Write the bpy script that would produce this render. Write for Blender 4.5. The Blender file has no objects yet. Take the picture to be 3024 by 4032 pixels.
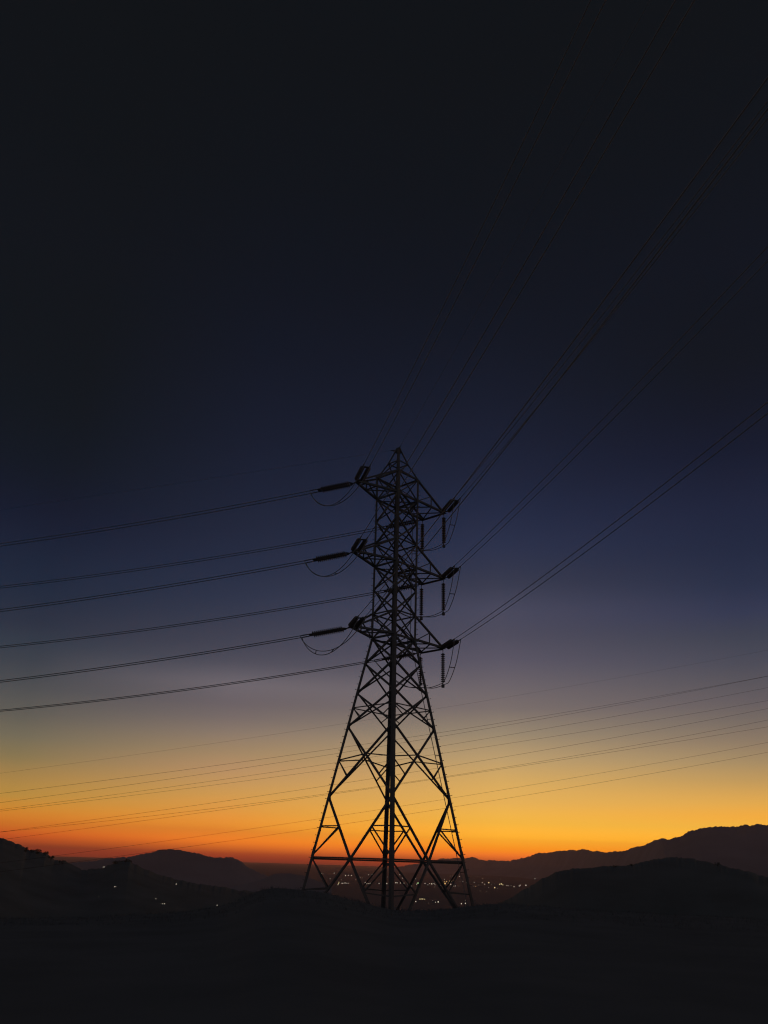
import bpy, bmesh, math, random
from mathutils import Vector, Matrix
from mathutils.bvhtree import BVHTree

sc = bpy.context.scene
COL = sc.collection
R = math.radians

# ------------------------------------------------------------------ camera
F_PX, CXP, CYP = 3315.876, 1512.0, 2016.0           # focal length and centre, in pixels of the 3024 x 4032 photograph
PITCH, ROLL = R(22.516), R(1.8516)
_c, _s, _cr, _sr = math.cos(PITCH), math.sin(PITCH), math.cos(ROLL), math.sin(ROLL)
FWD = Vector((0, _c, _s))
RIGHT = Vector((_cr, -_sr * _s, _sr * _c))
UP = Vector((-_sr, -_cr * _s, _cr * _c))
cam_data = bpy.data.cameras.new('camera')
cam = bpy.data.objects.new('camera', cam_data)
COL.objects.link(cam)
cam_data.sensor_fit = 'VERTICAL'
cam_data.sensor_height = 36.0
cam_data.lens = F_PX / 4032.0 * 36.0
cam_data.clip_start = 0.1
cam_data.clip_end = 200000
_m = Matrix((RIGHT, UP, -FWD)).transposed().to_4x4()
cam.matrix_world = _m
sc.camera = cam


def ray(px, py):
    return (FWD + RIGHT * ((px - CXP) / F_PX) - UP * ((py - CYP) / F_PX)).normalized()


def elev_of(px, py):
    return math.degrees(math.asin(ray(px, py).z))


# ------------------------------------------------------------------ render settings
sc.view_settings.view_transform = 'Standard'
sc.view_settings.look = 'None'
sc.view_settings.exposure = 0.0
sc.view_settings.gamma = 1.0
sc.cycles.use_denoising = True
sc.cycles.denoising_prefilter = 'ACCURATE'
sc.cycles.filter_width = 1.2
sc.cycles.max_bounces = 6
sc.cycles.volume_bounces = 1
sc.cycles.sample_clamp_indirect = 1.0


# ------------------------------------------------------------------ dusk sky
def s2l(c):
    c = c / 255.0
    return c / 12.92 if c <= 0.04045 else ((c + 0.055) / 1.055) ** 2.4


def lin(rgb):
    return tuple(s2l(v) for v in rgb) + (1.0,)


# colour of the afterglow by elevation (degrees) at four bearings, in display values
SKY_COLS = [
    (-22.23, [(-6, (60, 36, 32)), (-0.55, (100, 44, 32)), (-0.32, (150, 54, 32)), (-0.1, (205, 66, 34)), (0.14, (165, 60, 34)), (0.83, (310.8, 127.6, 32.8)), (1.39, (321.2, 177.5, 43.7)), (2.3, (266.9, 181.1, 60.9)), (3.01, (223.9, 173, 78.1)), (4.16, (188.1, 151, 86.2)), (5.18, (150.8, 134, 91.7)), (6.35, (124.4, 118.7, 97.8)), (7.68, (99.8, 99.9, 93.3)), (9.33, (77.9, 83.6, 87.6)), (10.84, (59.3, 68.9, 79.8)), (12.06, (47.6, 60.9, 75.7)), (13.14, (40.4, 52, 69.9)), (14.99, (28.2, 44, 64.9)), (16.39, (23.8, 39.5, 61.3)), (17.79, (21.2, 35.4, 57)), (18.95, (18.2, 31.1, 52.1)), (20.12, (15.5, 27.3, 47)), (21.68, (13.5, 25, 41)), (23.23, (12.4, 23.9, 36)), (26.3, (12.5, 22.2, 30.5)), (29.37, (13.8, 21.4, 28)), (33.19, (14.8, 20.9, 27)), (37, (15.6, 20.6, 27)), (43, (15.4, 19.7, 24.5)), (50, (15.6, 19.4, 23.4)), (90, (15, 19, 22.5))]),
    (-9.58, [(-6, (60, 36, 32)), (-0.55, (100, 44, 32)), (-0.32, (150, 54, 32)), (-0.1, (205, 66, 34)), (0.14, (228, 84, 36)), (0.9, (372.5, 194.9, 42.8)), (1.79, (330, 205.6, 64.1)), (2.7, (281.7, 194.1, 83.3)), (3.67, (244.7, 183.8, 97.1)), (4.44, (222.7, 172.5, 107.9)), (5.21, (203.3, 160.7, 114.9)), (6.24, (175.2, 148, 112.7)), (7.4, (148.6, 131.8, 116.7)), (8.36, (126, 115.4, 112.7)), (9.32, (110.8, 104.1, 109.3)), (10.55, (113.5, 108.3, 116.2)), (11.23, (98.1, 96.3, 107.1)), (11.92, (79.9, 81.8, 95.6)), (12.96, (67.3, 71.7, 87.9)), (14, (59.9, 65.9, 83.8)), (15.12, (50.5, 59.4, 80)), (16.24, (42.6, 53.9, 76.8)), (18.43, (33.9, 45.8, 69.2)), (20.62, (29.4, 40, 61.9)), (23.83, (23.7, 33.5, 53.6)), (27.03, (20.2, 29, 46.8)), (32.02, (16.9, 24, 37.9)), (37, (15.6, 21.3, 31.5)), (43, (15.2, 20, 26.8)), (50, (15.6, 19.4, 24)), (90, (15, 19, 22.5))]),
    (8.23, [(-6, (60, 36, 32)), (-0.55, (100, 44, 32)), (-0.32, (150, 54, 32)), (-0.1, (205, 66, 34)), (0.14, (238, 102, 38)), (0.53, (370.4, 176.2, 53.1)), (0.9, (388.1, 223.5, 10.8)), (1.57, (387.4, 269.5, 62)), (2.47, (317.7, 238.2, 82.9)), (3.68, (273.1, 211.5, 104.1)), (5, (242.7, 194.4, 110.8)), (6.41, (205.8, 174.6, 123.5)), (7.92, (162.9, 147.4, 122.8)), (9.53, (126.8, 117.6, 115.4)), (11, (110.9, 105.5, 112.4)), (12.65, (91.4, 89.8, 105.6)), (14.32, (77.4, 78.9, 96.7)), (16, (71.6, 75.1, 96.5)), (16.85, (63.5, 68.3, 89.5)), (17.7, (54.8, 61, 81.9)), (18.89, (46.7, 55.2, 78.9)), (20.08, (40.5, 51, 77.9)), (22.3, (32.3, 43.2, 69.5)), (24.53, (27.2, 37, 60)), (27.25, (22.9, 31.7, 51.8)), (29.96, (20.2, 28, 45)), (33.48, (17.3, 24, 37.3)), (37, (15.6, 21.3, 31.5)), (43, (15.2, 20, 26.8)), (50, (15.6, 19.4, 24)), (90, (15, 19, 22.5))]),
    (23.78, [(-6, (60, 36, 32)), (-0.55, (100, 44, 32)), (-0.32, (150, 54, 32)), (-0.1, (205, 66, 34)), (0.14, (235, 120, 40)), (0.53, (364.9, 173.5, 52.3)), (0.9, (382.3, 220.2, 10.7)), (1.57, (381.6, 265.5, 61)), (2.47, (312.9, 234.6, 81.7)), (3.03, (302.1, 213.7, 74.7)), (3.88, (264.8, 200, 92.6)), (5.03, (219.5, 175.7, 104)), (6.19, (181.2, 155, 112.5)), (7.36, (150, 132.6, 111.9)), (8.55, (123.6, 115, 108.1)), (9.75, (102.9, 98.6, 103.3)), (10.81, (90, 89.8, 97.6)), (12.18, (72.8, 77.9, 92.7)), (13.71, (59.8, 67.9, 84.9)), (15.25, (47.6, 58, 84.7)), (16.81, (35.7, 49, 74.9)), (19.16, (28.4, 41.6, 67.2)), (21.5, (25.8, 37, 61.9)), (25.25, (17.4, 26.9, 47)), (28.02, (15.1, 23.4, 38.1)), (30.8, (14.6, 21.9, 32)), (33.9, (14.9, 21.3, 31)), (37, (15.6, 21.3, 31.5)), (43, (15.2, 20, 26.8)), (50, (15.6, 19.4, 24)), (90, (15, 19, 22.5))])]
SKY_BACK = [(-6, (50, 50, 56)), (0, (68, 68, 73)), (8, (78, 79, 84)), (22, (70, 71, 77)), (45, (40, 41, 46)), (90, (18, 19, 22))]  # unseen sky behind the camera, brightened to lift the dark steel and ground
world = bpy.data.worlds.new('World')
sc.world = world
world.use_nodes = True
world.cycles.sampling_method = 'MANUAL'
world.cycles.sample_map_resolution = 2048
nt = world.node_tree
N, LK = nt.nodes, nt.links
N.clear()


def nd(kind, **kw):
    n = N.new(kind)
    for k, v in kw.items():
        setattr(n, k, v)
    return n


def mth(op, a, b=None, clamp=False):
    n = nd('ShaderNodeMath', operation=op, use_clamp=clamp)
    for i, v in enumerate((a, b)):
        if v is None:
            continue
        if isinstance(v, (int, float)):
            n.inputs[i].default_value = v
        else:
            LK.new(v, n.inputs[i])
    return n.outputs[0]


E0, E1 = -6.0, 90.0
tc = nd('ShaderNodeTexCoord')
sep = nd('ShaderNodeSeparateXYZ')
LK.new(tc.outputs['Generated'], sep.inputs[0])
elev = mth('MULTIPLY', mth('ARCSINE', sep.outputs[2]), 180 / math.pi)
azim = mth('MULTIPLY', mth('ARCTAN2', sep.outputs[0], sep.outputs[1]), 180 / math.pi)
fac_e = mth('DIVIDE', mth('SUBTRACT', elev, E0), E1 - E0, True)
# the ramp position runs with the square root of the height, so the glow gets most of the stops
fac_r = mth('SQRT', fac_e)


def ramp(stops):
    n = nd('ShaderNodeValToRGB')
    n.color_ramp.interpolation = 'LINEAR'
    el = n.color_ramp.elements
    while len(el) > 1:
        el.remove(el[-1])
    for i, (e, c) in enumerate(stops):
        p = math.sqrt(max(0.0, (e - E0) / (E1 - E0)))
        q = el[0] if i == 0 else el.new(p)
        q.position = p
        q.color = lin(c)
    LK.new(fac_r, n.inputs[0])
    return n.outputs[0]


def mixc(f, a, b):
    n = nd('ShaderNodeMix', data_type='RGBA')
    LK.new(f, n.inputs[0])
    LK.new(a, n.inputs[6])
    LK.new(b, n.inputs[7])
    return n.outputs[2]


def smooth_step(v, a, b):
    n = nd('ShaderNodeMapRange', interpolation_type='SMOOTHSTEP')
    LK.new(v, n.inputs[0])
    n.inputs[1].default_value = a
    n.inputs[2].default_value = b
    return n.outputs[0]


def linear_step(v, a, b):
    n = nd('ShaderNodeMapRange', interpolation_type='LINEAR')
    LK.new(v, n.inputs[0])
    n.inputs[1].default_value = a
    n.inputs[2].default_value = b
    return n.outputs[0]


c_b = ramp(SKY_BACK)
front = ramp(SKY_COLS[0][1])
for (az0, _), (az1, stops) in zip(SKY_COLS, SKY_COLS[1:]):
    front = mixc(linear_step(azim, az0, az1), front, ramp(stops))
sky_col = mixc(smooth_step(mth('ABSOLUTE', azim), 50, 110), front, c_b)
bg = nd('ShaderNodeBackground')
bg.inputs['Strength'].default_value = 1.0
LK.new(sky_col, bg.inputs['Color'])
wo = nd('ShaderNodeOutputWorld')
LK.new(bg.outputs[0], wo.inputs['Surface'])


# ------------------------------------------------------------------ materials
def material(name, base, rough=0.8, metal=0.0, scale=3.0, var=0.35, bump=0.0, spec=0.3):
    m = bpy.data.materials.new(name)
    m.use_nodes = True
    t = m.node_tree
    b = t.nodes['Principled BSDF']
    b.inputs['Roughness'].default_value = rough
    b.inputs['Metallic'].default_value = metal
    b.inputs['Specular IOR Level'].default_value = spec
    co = t.nodes.new('ShaderNodeTexCoord')
    no = t.nodes.new('ShaderNodeTexNoise')
    no.inputs['Scale'].default_value = scale
    no.inputs['Detail'].default_value = 5
    t.links.new(co.outputs['Object'], no.inputs['Vector'])
    r = t.nodes.new('ShaderNodeValToRGB')
    r.color_ramp.elements[0].position = 0.3
    r.color_ramp.elements[1].position = 0.7
    r.color_ramp.elements[0].color = tuple(v * (1 - var) for v in base) + (1,)
    r.color_ramp.elements[1].color = tuple(v * (1 + var) for v in base) + (1,)
    t.links.new(no.outputs[0], r.inputs[0])
    t.links.new(r.outputs[0], b.inputs['Base Color'])
    if bump:
        bu = t.nodes.new('ShaderNodeBump')
        bu.inputs['Strength'].default_value = bump
        t.links.new(no.outputs[0], bu.inputs['Height'])
        t.links.new(bu.outputs[0], b.inputs['Normal'])
    return m


M_STEEL = material('galvanised_steel', (0.165, 0.162, 0.16), 0.7, 0.0, 1.4, 0.2, 0.05)
M_WIRE = material('weathered_aluminium', (0.34, 0.34, 0.345), 0.7, 0.0, 0.5, 0.15)
M_NEWWIRE = material('bright_aluminium_wire', (0.40, 0.40, 0.41), 0.6, 0.0, 0.5, 0.1)
M_OLDWIRE = material('oxidised_copper_wire', (0.06, 0.022, 0.014), 0.8, 0.0, 0.5, 0.15)
M_DISC = material('brown_porcelain', (0.17, 0.145, 0.135), 0.5, 0.0, 6.0, 0.2)
M_FIT = material('forged_fittings', (0.2, 0.2, 0.2), 0.6, 0.0, 5.0, 0.2)
M_GROUND = material('dry_scrub_ground', (0.225, 0.235, 0.238), 0.95, 0.0, 0.35, 0.10, 0.05, 0.0)
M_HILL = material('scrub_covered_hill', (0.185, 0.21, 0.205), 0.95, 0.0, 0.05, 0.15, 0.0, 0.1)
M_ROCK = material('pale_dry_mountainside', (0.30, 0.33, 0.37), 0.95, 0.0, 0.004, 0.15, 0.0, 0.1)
M_GRASS = material('dry_grass', (0.15, 0.16, 0.16), 0.9, 0.0, 2.0, 0.25, 0.0, 0.05)
M_LEAF = material('dark_foliage', (0.08, 0.10, 0.07), 0.9, 0.0, 2.0, 0.4, 0.0, 0.1)
M_BARK = material('bark', (0.12, 0.09, 0.07), 0.9, 0.0, 4.0, 0.3)
M_MAST = material('painted_mast', (0.3, 0.3, 0.3), 0.7, 0.0, 2.0, 0.2)


def glow(name, rgb, strength):
    m = bpy.data.materials.new(name)
    m.use_nodes = True
    t = m.node_tree
    t.nodes.clear()
    e = t.nodes.new('ShaderNodeEmission')
    e.inputs[0].default_value = rgb + (1,)
    e.inputs[1].default_value = strength
    o = t.nodes.new('ShaderNodeOutputMaterial')
    t.links.new(e.outputs[0], o.inputs[0])
    m.cycles.emission_sampling = 'NONE'
    return m


GLOW = {'w': glow('white_lamp', (1.0, 0.88, 0.68), .74), 'y': glow('yellow_lamp', (1.0, 0.80, 0.38), .95),
        'o': glow('orange_lamp', (1.0, 0.58, 0.20), 1.0), 'g': glow('green_lamp', (0.62, 1.0, 0.42), .8),
        'd': glow('dim_lamp', (0.9, 0.75, 0.55), 0.26)}


# ------------------------------------------------------------------ mesh helpers
def link_mesh(name, bm, mat, parent=None):
    me = bpy.data.meshes.new(name)
    bm.to_mesh(me)
    bm.free()
    for m in (mat if isinstance(mat, (list, tuple)) else [mat]):
        me.materials.append(m)
    o = bpy.data.objects.new(name, me)
    COL.objects.link(o)
    if parent is not None:
        o.parent = parent
    return o


def tag(o, label=None, cat=None, group=None, kind=None):
    for k, v in (('label', label), ('category', cat), ('group', group), ('kind', kind)):
        if v:
            o[k] = v
    return o


def empty(name, loc=(0, 0, 0)):
    o = bpy.data.objects.new(name, None)
    o.location = loc
    o.empty_display_size = 0.5
    COL.objects.link(o)
    return o


def extrude_poly(bm, prof, p0, p1, a, b):
    """prism: 2-D profile (list of (u, v)) swept from p0 to p1, u along a and v along b"""
    r0 = [bm.verts.new(p0 + a * u + b * v) for u, v in prof]
    r1 = [bm.verts.new(p1 + a * u + b * v) for u, v in prof]
    n = len(prof)
    for i in range(n):
        j = (i + 1) % n
        bm.faces.new((r0[i], r0[j], r1[j], r1[i]))
    bm.faces.new(r0[::-1])
    bm.faces.new(r1)


def angle_bar(bm, p0, p1, w, t, fn, off=0.0, flip=False):
    """rolled L section; one flange lies in the face with normal fn, the other points inward; off sinks it inward"""
    p0, p1, fn = Vector(p0), Vector(p1), Vector(fn)
    ax = (p1 - p0).normalized()
    fn = (fn - ax * fn.dot(ax)).normalized()
    a = ax.cross(fn).normalized()
    b = -fn
    side = ax.cross((p0 + p1) * .5)                     # turn the heel so that both flanges show from the road side
    if (a.dot(side) > 0) == (b.dot(side) > 0):
        a = -a
    sh = b * off
    prof = [(0, 0), (w, 0), (w, t), (t, t), (t, w), (0, w)]
    extrude_poly(bm, prof, p0 + sh, p1 + sh, a, b)


def leg_bar(bm, pts, da, db, w, t):
    """corner angle following pts; its flanges run along da and db"""
    prof = [(u - .25 * w, v - .25 * w) for u, v in ((0, 0), (w, 0), (w, t), (t, t), (t, w), (0, w))]
    rings = [[bm.verts.new(Vector(p) + da * u + db * v) for u, v in prof] for p in pts]
    for r0, r1 in zip(rings, rings[1:]):
        for i in range(6):
            j = (i + 1) % 6
            bm.faces.new((r0[i], r0[j], r1[j], r1[i]))
    bm.faces.new(rings[0][::-1])
    bm.faces.new(rings[-1])


def tube(bm, pts, r, seg=6, cap=True):
    pts = [Vector(p) for p in pts]
    rings = []
    nrm = None
    for i, p in enumerate(pts):
        d = (pts[min(i + 1, len(pts) - 1)] - pts[max(i - 1, 0)]).normalized()
        if nrm is None:
            nrm = d.orthogonal().normalized()
        nrm = (nrm - d * nrm.dot(d)).normalized()
        bn = d.cross(nrm)
        rr = r[i] if isinstance(r, (list, tuple)) else r
        rings.append([bm.verts.new(p + (nrm * math.cos(2 * math.pi * k / seg) + bn * math.sin(2 * math.pi * k / seg)) * rr) for k in range(seg)])
    for r0, r1 in zip(rings, rings[1:]):
        for k in range(seg):
            j = (k + 1) % seg
            bm.faces.new((r0[k], r0[j], r1[j], r1[k]))
    if cap:
        bm.faces.new(rings[0][::-1])
        bm.faces.new(rings[-1])


def box_dir(bm, c, ax, ay, az, sx, sy, sz):
    c = Vector(c)
    v = [bm.verts.new(c + ax * (sx * i) + ay * (sy * j) + az * (sz * k)) for i in (-.5, .5) for j in (-.5, .5) for k in (-.5, .5)]
    for f in ((0, 1, 3, 2), (4, 6, 7, 5), (0, 4, 5, 1), (2, 3, 7, 6), (0, 2, 6, 4), (1, 5, 7, 3)):
        bm.faces.new([v[i] for i in f])


# ------------------------------------------------------------------ noise
def _h(i, j, s):
    random_ = math.sin(i * 127.1 + j * 311.7 + s * 74.7) * 43758.5453
    return random_ - math.floor(random_)


def vnoise(x, y, s=0):
    i, j = math.floor(x), math.floor(y)
    fx, fy = x - i, y - j
    fx, fy = fx * fx * (3 - 2 * fx), fy * fy * (3 - 2 * fy)
    a = _h(i, j, s) * (1 - fx) + _h(i + 1, j, s) * fx
    b = _h(i, j + 1, s) * (1 - fx) + _h(i + 1, j + 1, s) * fx
    return (a * (1 - fy) + b * fy) * 2 - 1


def fbm(x, y, o=4, s=0):
    t, amp = 0.0, 0.5
    for k in range(o):
        t += vnoise(x, y, s + k) * amp
        x, y, amp = x * 2.03, y * 2.03, amp * 0.5
    return t


def interp(tab, x):
    if x <= tab[0][0]:
        return tab[0][1]
    for (x0, y0), (x1, y1) in zip(tab, tab[1:]):
        if x <= x1:
            return y0 + (y1 - y0) * (x - x0) / (x1 - x0)
    return tab[-1][1]


# ------------------------------------------------------------------ ground: one sheet, ridge top in front, valley floor to the horizon
VALLEY = -110.0
# skyline of the near ground (pixels of the photograph), read as a crest about 50 m away
CREST = [(-1500, 3640), (-400, 3625), (300, 3612), (700, 3592), (860, 3572), (930, 3548), (977, 3522), (1011, 3508), (1036, 3498), (1078, 3493),
         (1121, 3494), (1180, 3500), (1264, 3509), (1306, 3519), (1370, 3537), (1433, 3551), (1500, 3570), (1560, 3582), (1626, 3583),
         (1700, 3581), (1770, 3577), (1821, 3570), (1863, 3563), (1922, 3558), (1975, 3556), (2060, 3560), (2300, 3580), (3024, 3620), (4500, 3700)]
CREST_AZ = []
for px, py in CREST:
    d = ray(px, py)
    CREST_AZ.append((math.degrees(math.atan2(d.x, d.y)), d.z / math.hypot(d.x, d.y)))
CREST_AZ = [(-180, -0.034), (-75, -0.036)] + CREST_AZ + [(75, -0.036), (180, -0.034)]
RC = 50.0


def sstep(t):
    t = max(0.0, min(1.0, t))
    return t * t * (3 - 2 * t)


def ground_z(x, y):
    r = math.hypot(x, y)
    az = math.degrees(math.atan2(x, y))
    zc = interp(CREST_AZ, az) * RC
    fwd = sstep((115 - abs(az)) / 40.0)                # 1 ahead, 0 behind the photographer
    if r <= RC:
        t = r / RC
        z = -1.62 + (zc + 1.62) * t ** 1.6
    else:
        u = r - RC
        # the ridge falls off slowly round the pylon's feet, then down the slope to the valley floor
        zf = zc - 0.0009 * u * u * (1 if u < 30 else 0) - (0.81 + 0.13 * (u - 30) if u >= 30 else 0) - 0.10 * min(u, 20)
        zf = max(zf, VALLEY + 6 * fbm(x / 900.0, y / 900.0, 3, 5) * sstep((r - 300) / 900))
        zb = zc + 0.04 * min(u, 400)
        z = zf * fwd + zb * (1 - fwd)
    z -= r * r / (2 * 7.2e6)                            # the earth curves away: the plain ends a third of a degree below eye level
    z += 0.02 * fbm(x / 2.1, y / 2.1, 4, 1) * min(1.0, r / 8.0) * (1 if r < 400 else 0)
    return z


def build_ground():
    bm = bmesh.new()
    radii = [0.0]
    r = 1.2
    while r < 70000:
        radii.append(r)
        r *= 1.045 if r < 90 else 1.075
    na = 480
    rows = []
    for r in radii[1:]:
        rows.append([bm.verts.new((r * math.sin(2 * math.pi * k / na), r * math.cos(2 * math.pi * k / na),
                                   ground_z(r * math.sin(2 * math.pi * k / na), r * math.cos(2 * math.pi * k / na)))) for k in range(na)])
    c = bm.verts.new((0, 0, -1.62))
    for k in range(na):
        bm.faces.new((c, rows[0][(k + 1) % na], rows[0][k]))
    for a, b in zip(rows, rows[1:]):
        for k in range(na):
            j = (k + 1) % na
            bm.faces.new((a[k], a[j], b[j], b[k]))
    for f in bm.faces:
        f.smooth = True
    o = link_mesh('ground', bm, M_GROUND)
    return tag(o, 'dark bare ridge top in the foreground and the valley floor beyond it', 'ground', None, 'structure')


ground = build_ground()


# ------------------------------------------------------------------ hills
def build_hill(name, label, pts, dist, base, front, back, step=8, rough=1.5, seed=0, cat='hill', cross=26, mat=None, gully=.035):
    """pts: skyline in pixels; the ridge stands dist metres off and gets a front slope down to base and a back slope"""
    bm = bmesh.new()
    dist_at = dist if callable(dist) else (lambda x_: dist)
    xs = []
    x = pts[0][0]
    while x <= pts[-1][0]:
        xs.append(x)
        x += step
    rows = []
    for x in xs:
        y0 = interp(pts, x)
        jag = rough * (fbm(x / 26.0, seed * 3.7, 3, seed) + 1.1 * fbm(x / 9.0, seed * 5.1, 2, seed + 20) + .8 * max(0.0, fbm(x / 5.0, seed * 2.3, 2, seed + 31)))
        d = ray(x, y0)
        hor = math.hypot(d.x, d.y)
        ux, uy = d.x / hor, d.y / hor
        rr = dist_at(x) * (1 + 0.05 * fbm(x / 300.0, seed * 1.3, 2, seed + 9))
        zr = rr * d.z / hor
        dz = -jag * rr / F_PX                            # brush and rocks roughen only the crest
        zs_ = sum(ray(x + o_, interp(pts, x + o_)).z for o_ in range(-180, 181, 30)) / 13 / hor * rr
        row = []
        for k in range(cross + 1):                      # foot -> ridge
            t = k / cross
            q = rr - front * (1 - t)
            w = sstep(t) * 0.55 + t * 0.45
            low_ = zs_ - 22 * rr / F_PX
            top_ = low_ + (zr - low_) * sstep((t - .62) / .38)   # the lower slope does not follow every notch of the crest
            z = base + (top_ - base) * w
            bumpy = fbm(x / 60.0, t * 7.0 + seed, 4, seed + 3) * (zr - base) * gully * math.sin(math.pi * min(1, t * 1.02))
            z += (min(bumpy, 0) if t > 0.8 else bumpy) + dz * sstep((t - .86) / .14)
            row.append(bm.verts.new((ux * q, uy * q, z)))
        for k in range(1, 7):                           # ridge -> foot behind
            t = k / 6
            q = rr + back * t
            row.append(bm.verts.new((ux * q, uy * q, zr + dz * (1 - t) + (base - zr) * sstep(t))))
        rows.append(row)
    for a, b in zip(rows, rows[1:]):
        for k in range(len(a) - 1):
            bm.faces.new((a[k], b[k], b[k + 1], a[k + 1]))
    for f in bm.faces:
        f.smooth = True
    o = link_mesh(name, bm, mat or M_HILL)
    return tag(o, label, cat, None, 'structure')


HILL_LEFT = [(-1100, 3190), (-500, 3225), (-150, 3262), (0, 3297), (24, 3303), (62, 3318), (99, 3334), (106, 3346), (145, 3349), (181, 3357), (211, 3383),
             (235, 3388), (259, 3392), (280, 3402), (295, 3411), (325, 3426), (370, 3423), (422, 3411), (455, 3395), (482, 3387), (512, 3388), (530, 3402),
             (573, 3423), (639, 3447), (700, 3462), (760, 3476), (830, 3486), (900, 3496), (990, 3512), (1060, 3530), (1120, 3552)]
HILL_MID = [(180, 3432), (230, 3412), (289, 3397), (362, 3391), (422, 3380), (458, 3376), (518, 3373), (573, 3361), (603, 3355), (627, 3345), (657, 3342),
            (711, 3348), (766, 3358), (838, 3375), (874, 3376), (914, 3375), (940, 3385), (969, 3409), (994, 3424), (1028, 3438), (1060, 3450), (1110, 3466), (1170, 3486)]
HILL_LOW = [(880, 3500), (960, 3482), (1036, 3461), (1060, 3450), (1080, 3441), (1104, 3438), (1138, 3439), (1201, 3448), (1235, 3460), (1275, 3478), (1310, 3498)]
HILL_RIGHT = [(1890, 3590), (1940, 3570), (1973, 3553), (2015, 3531), (2061, 3504), (2103, 3481), (2132, 3459), (2175, 3440), (2193, 3433), (2253, 3419), (2325, 3415),
              (2416, 3410), (2482, 3404), (2554, 3388), (2627, 3376), (2669, 3375), (2723, 3380), (2777, 3391), (2826, 3400), (2880, 3418), (2952, 3430),
              (2988, 3444), (3024, 3451), (3300, 3500), (3800, 3560)]
MOUNTAIN = [(1480, 3432), (1563, 3414), (1635, 3402), (1702, 3391), (1720, 3385), (1736, 3380), (1770, 3383), (1795, 3379), (1830, 3377), (1859, 3376), (1888, 3385),
            (1939, 3389), (1948, 3387), (1964, 3389), (1977, 3387), (1989, 3391), (2024, 3384), (2072, 3376), (2108, 3362), (2156, 3355), (2205, 3352),
            (2247, 3346), (2272, 3347), (2295, 3343), (2337, 3352), (2361, 3349), (2392, 3358), (2416, 3352), (2446, 3352), (2506, 3334), (2548, 3325),
            (2578, 3308), (2608, 3299), (2627, 3305), (2675, 3295), (2711, 3275), (2747, 3263), (2790, 3255), (2832, 3254), (2898, 3257), (2934, 3246),
            (2955, 3251), (2976, 3245), (3024, 3248), (3200, 3240), (3500, 3265), (4000, 3340)]

hill_left = build_hill('hill', 'black hillside at the left edge sloping down towards the valley', HILL_LEFT, 640, -60, 420, 300, 3, 4.0, 1, gully=0)
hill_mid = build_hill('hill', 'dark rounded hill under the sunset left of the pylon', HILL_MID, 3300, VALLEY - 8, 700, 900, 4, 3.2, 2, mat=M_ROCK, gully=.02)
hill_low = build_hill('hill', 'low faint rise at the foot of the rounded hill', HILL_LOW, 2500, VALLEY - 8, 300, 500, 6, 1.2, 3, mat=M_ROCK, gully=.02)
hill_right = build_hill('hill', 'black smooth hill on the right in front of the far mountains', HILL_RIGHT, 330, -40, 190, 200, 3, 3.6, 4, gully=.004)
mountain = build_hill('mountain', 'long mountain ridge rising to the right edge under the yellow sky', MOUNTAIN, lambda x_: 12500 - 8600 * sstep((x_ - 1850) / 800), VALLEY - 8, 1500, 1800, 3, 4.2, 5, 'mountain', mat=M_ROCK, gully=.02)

# ------------------------------------------------------------------ the lattice pylon
TX, TY = 0.99431, 60.0
YAW = R(46.075)
U = Vector((-math.cos(YAW), -math.sin(YAW), 0))         # towards the left arms
V = Vector((-math.sin(YAW), math.cos(YAW), 0))          # along the line, away to the left
C0 = Vector((TX, TY, 0))
Z3 = Vector((0, 0, 1))
LV = {0: (30.248, 0.13), 'P': (28.987, 0.559), 1: (27.684, 1.132), 2: (25.885, 1.128), 3: (24.015, 1.125), 4: (22.214, 1.121), 5: (20.376, 1.117),
      6: (18.561, 1.114), 7: (16.692, 1.110), 8: (14.877, 1.107), 9: (13.052, 1.406), 10: (10.921, 1.757), 11: (9.875, 1.928), 12: (8.588, 2.140),
      13: (6.292, 2.517), 14: (3.905, 2.909), 15: (0.07, 3.539), 'F': (-5.2, 4.405)}
CORN = {'l': (1, 1), 'n': (1, -1), 'r': (-1, -1), 'f': (-1, 1)}
FACES = [('l', 'n', U), ('n', 'r', -V), ('r', 'f', -U), ('f', 'l', V)]


def corner(l, c):
    z, a = LV[l]
    su, sv = CORN[c]
    k = max(0.0, (14.9 - z) / 14.9)                     # the legs splay a touch unevenly on the sloping ground
    lean = {'n': .055, 'f': -.035}.get(c, 0.0) * k
    return C0 + U * (a * su) + V * (a * sv) + Z3 * z + Vector((lean, 0, 0))


def lerp(a, b, t):
    return a + (b - a) * t


tower = tag(empty('transmission_tower', (TX, TY, LV['F'][0])), 'tall dark lattice steel pylon with three arms on each side standing in the middle', 'pylon')
T_INV = Matrix.Translation(-tower.location)


def tpart(name, bm, mat=M_STEEL, parent=None):
    """a part of the pylon: built in world coordinates, moved into the pylon's own"""
    bmesh.ops.transform(bm, matrix=T_INV, verts=bm.verts)
    return link_mesh(name, bm, mat, parent or tower)


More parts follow.
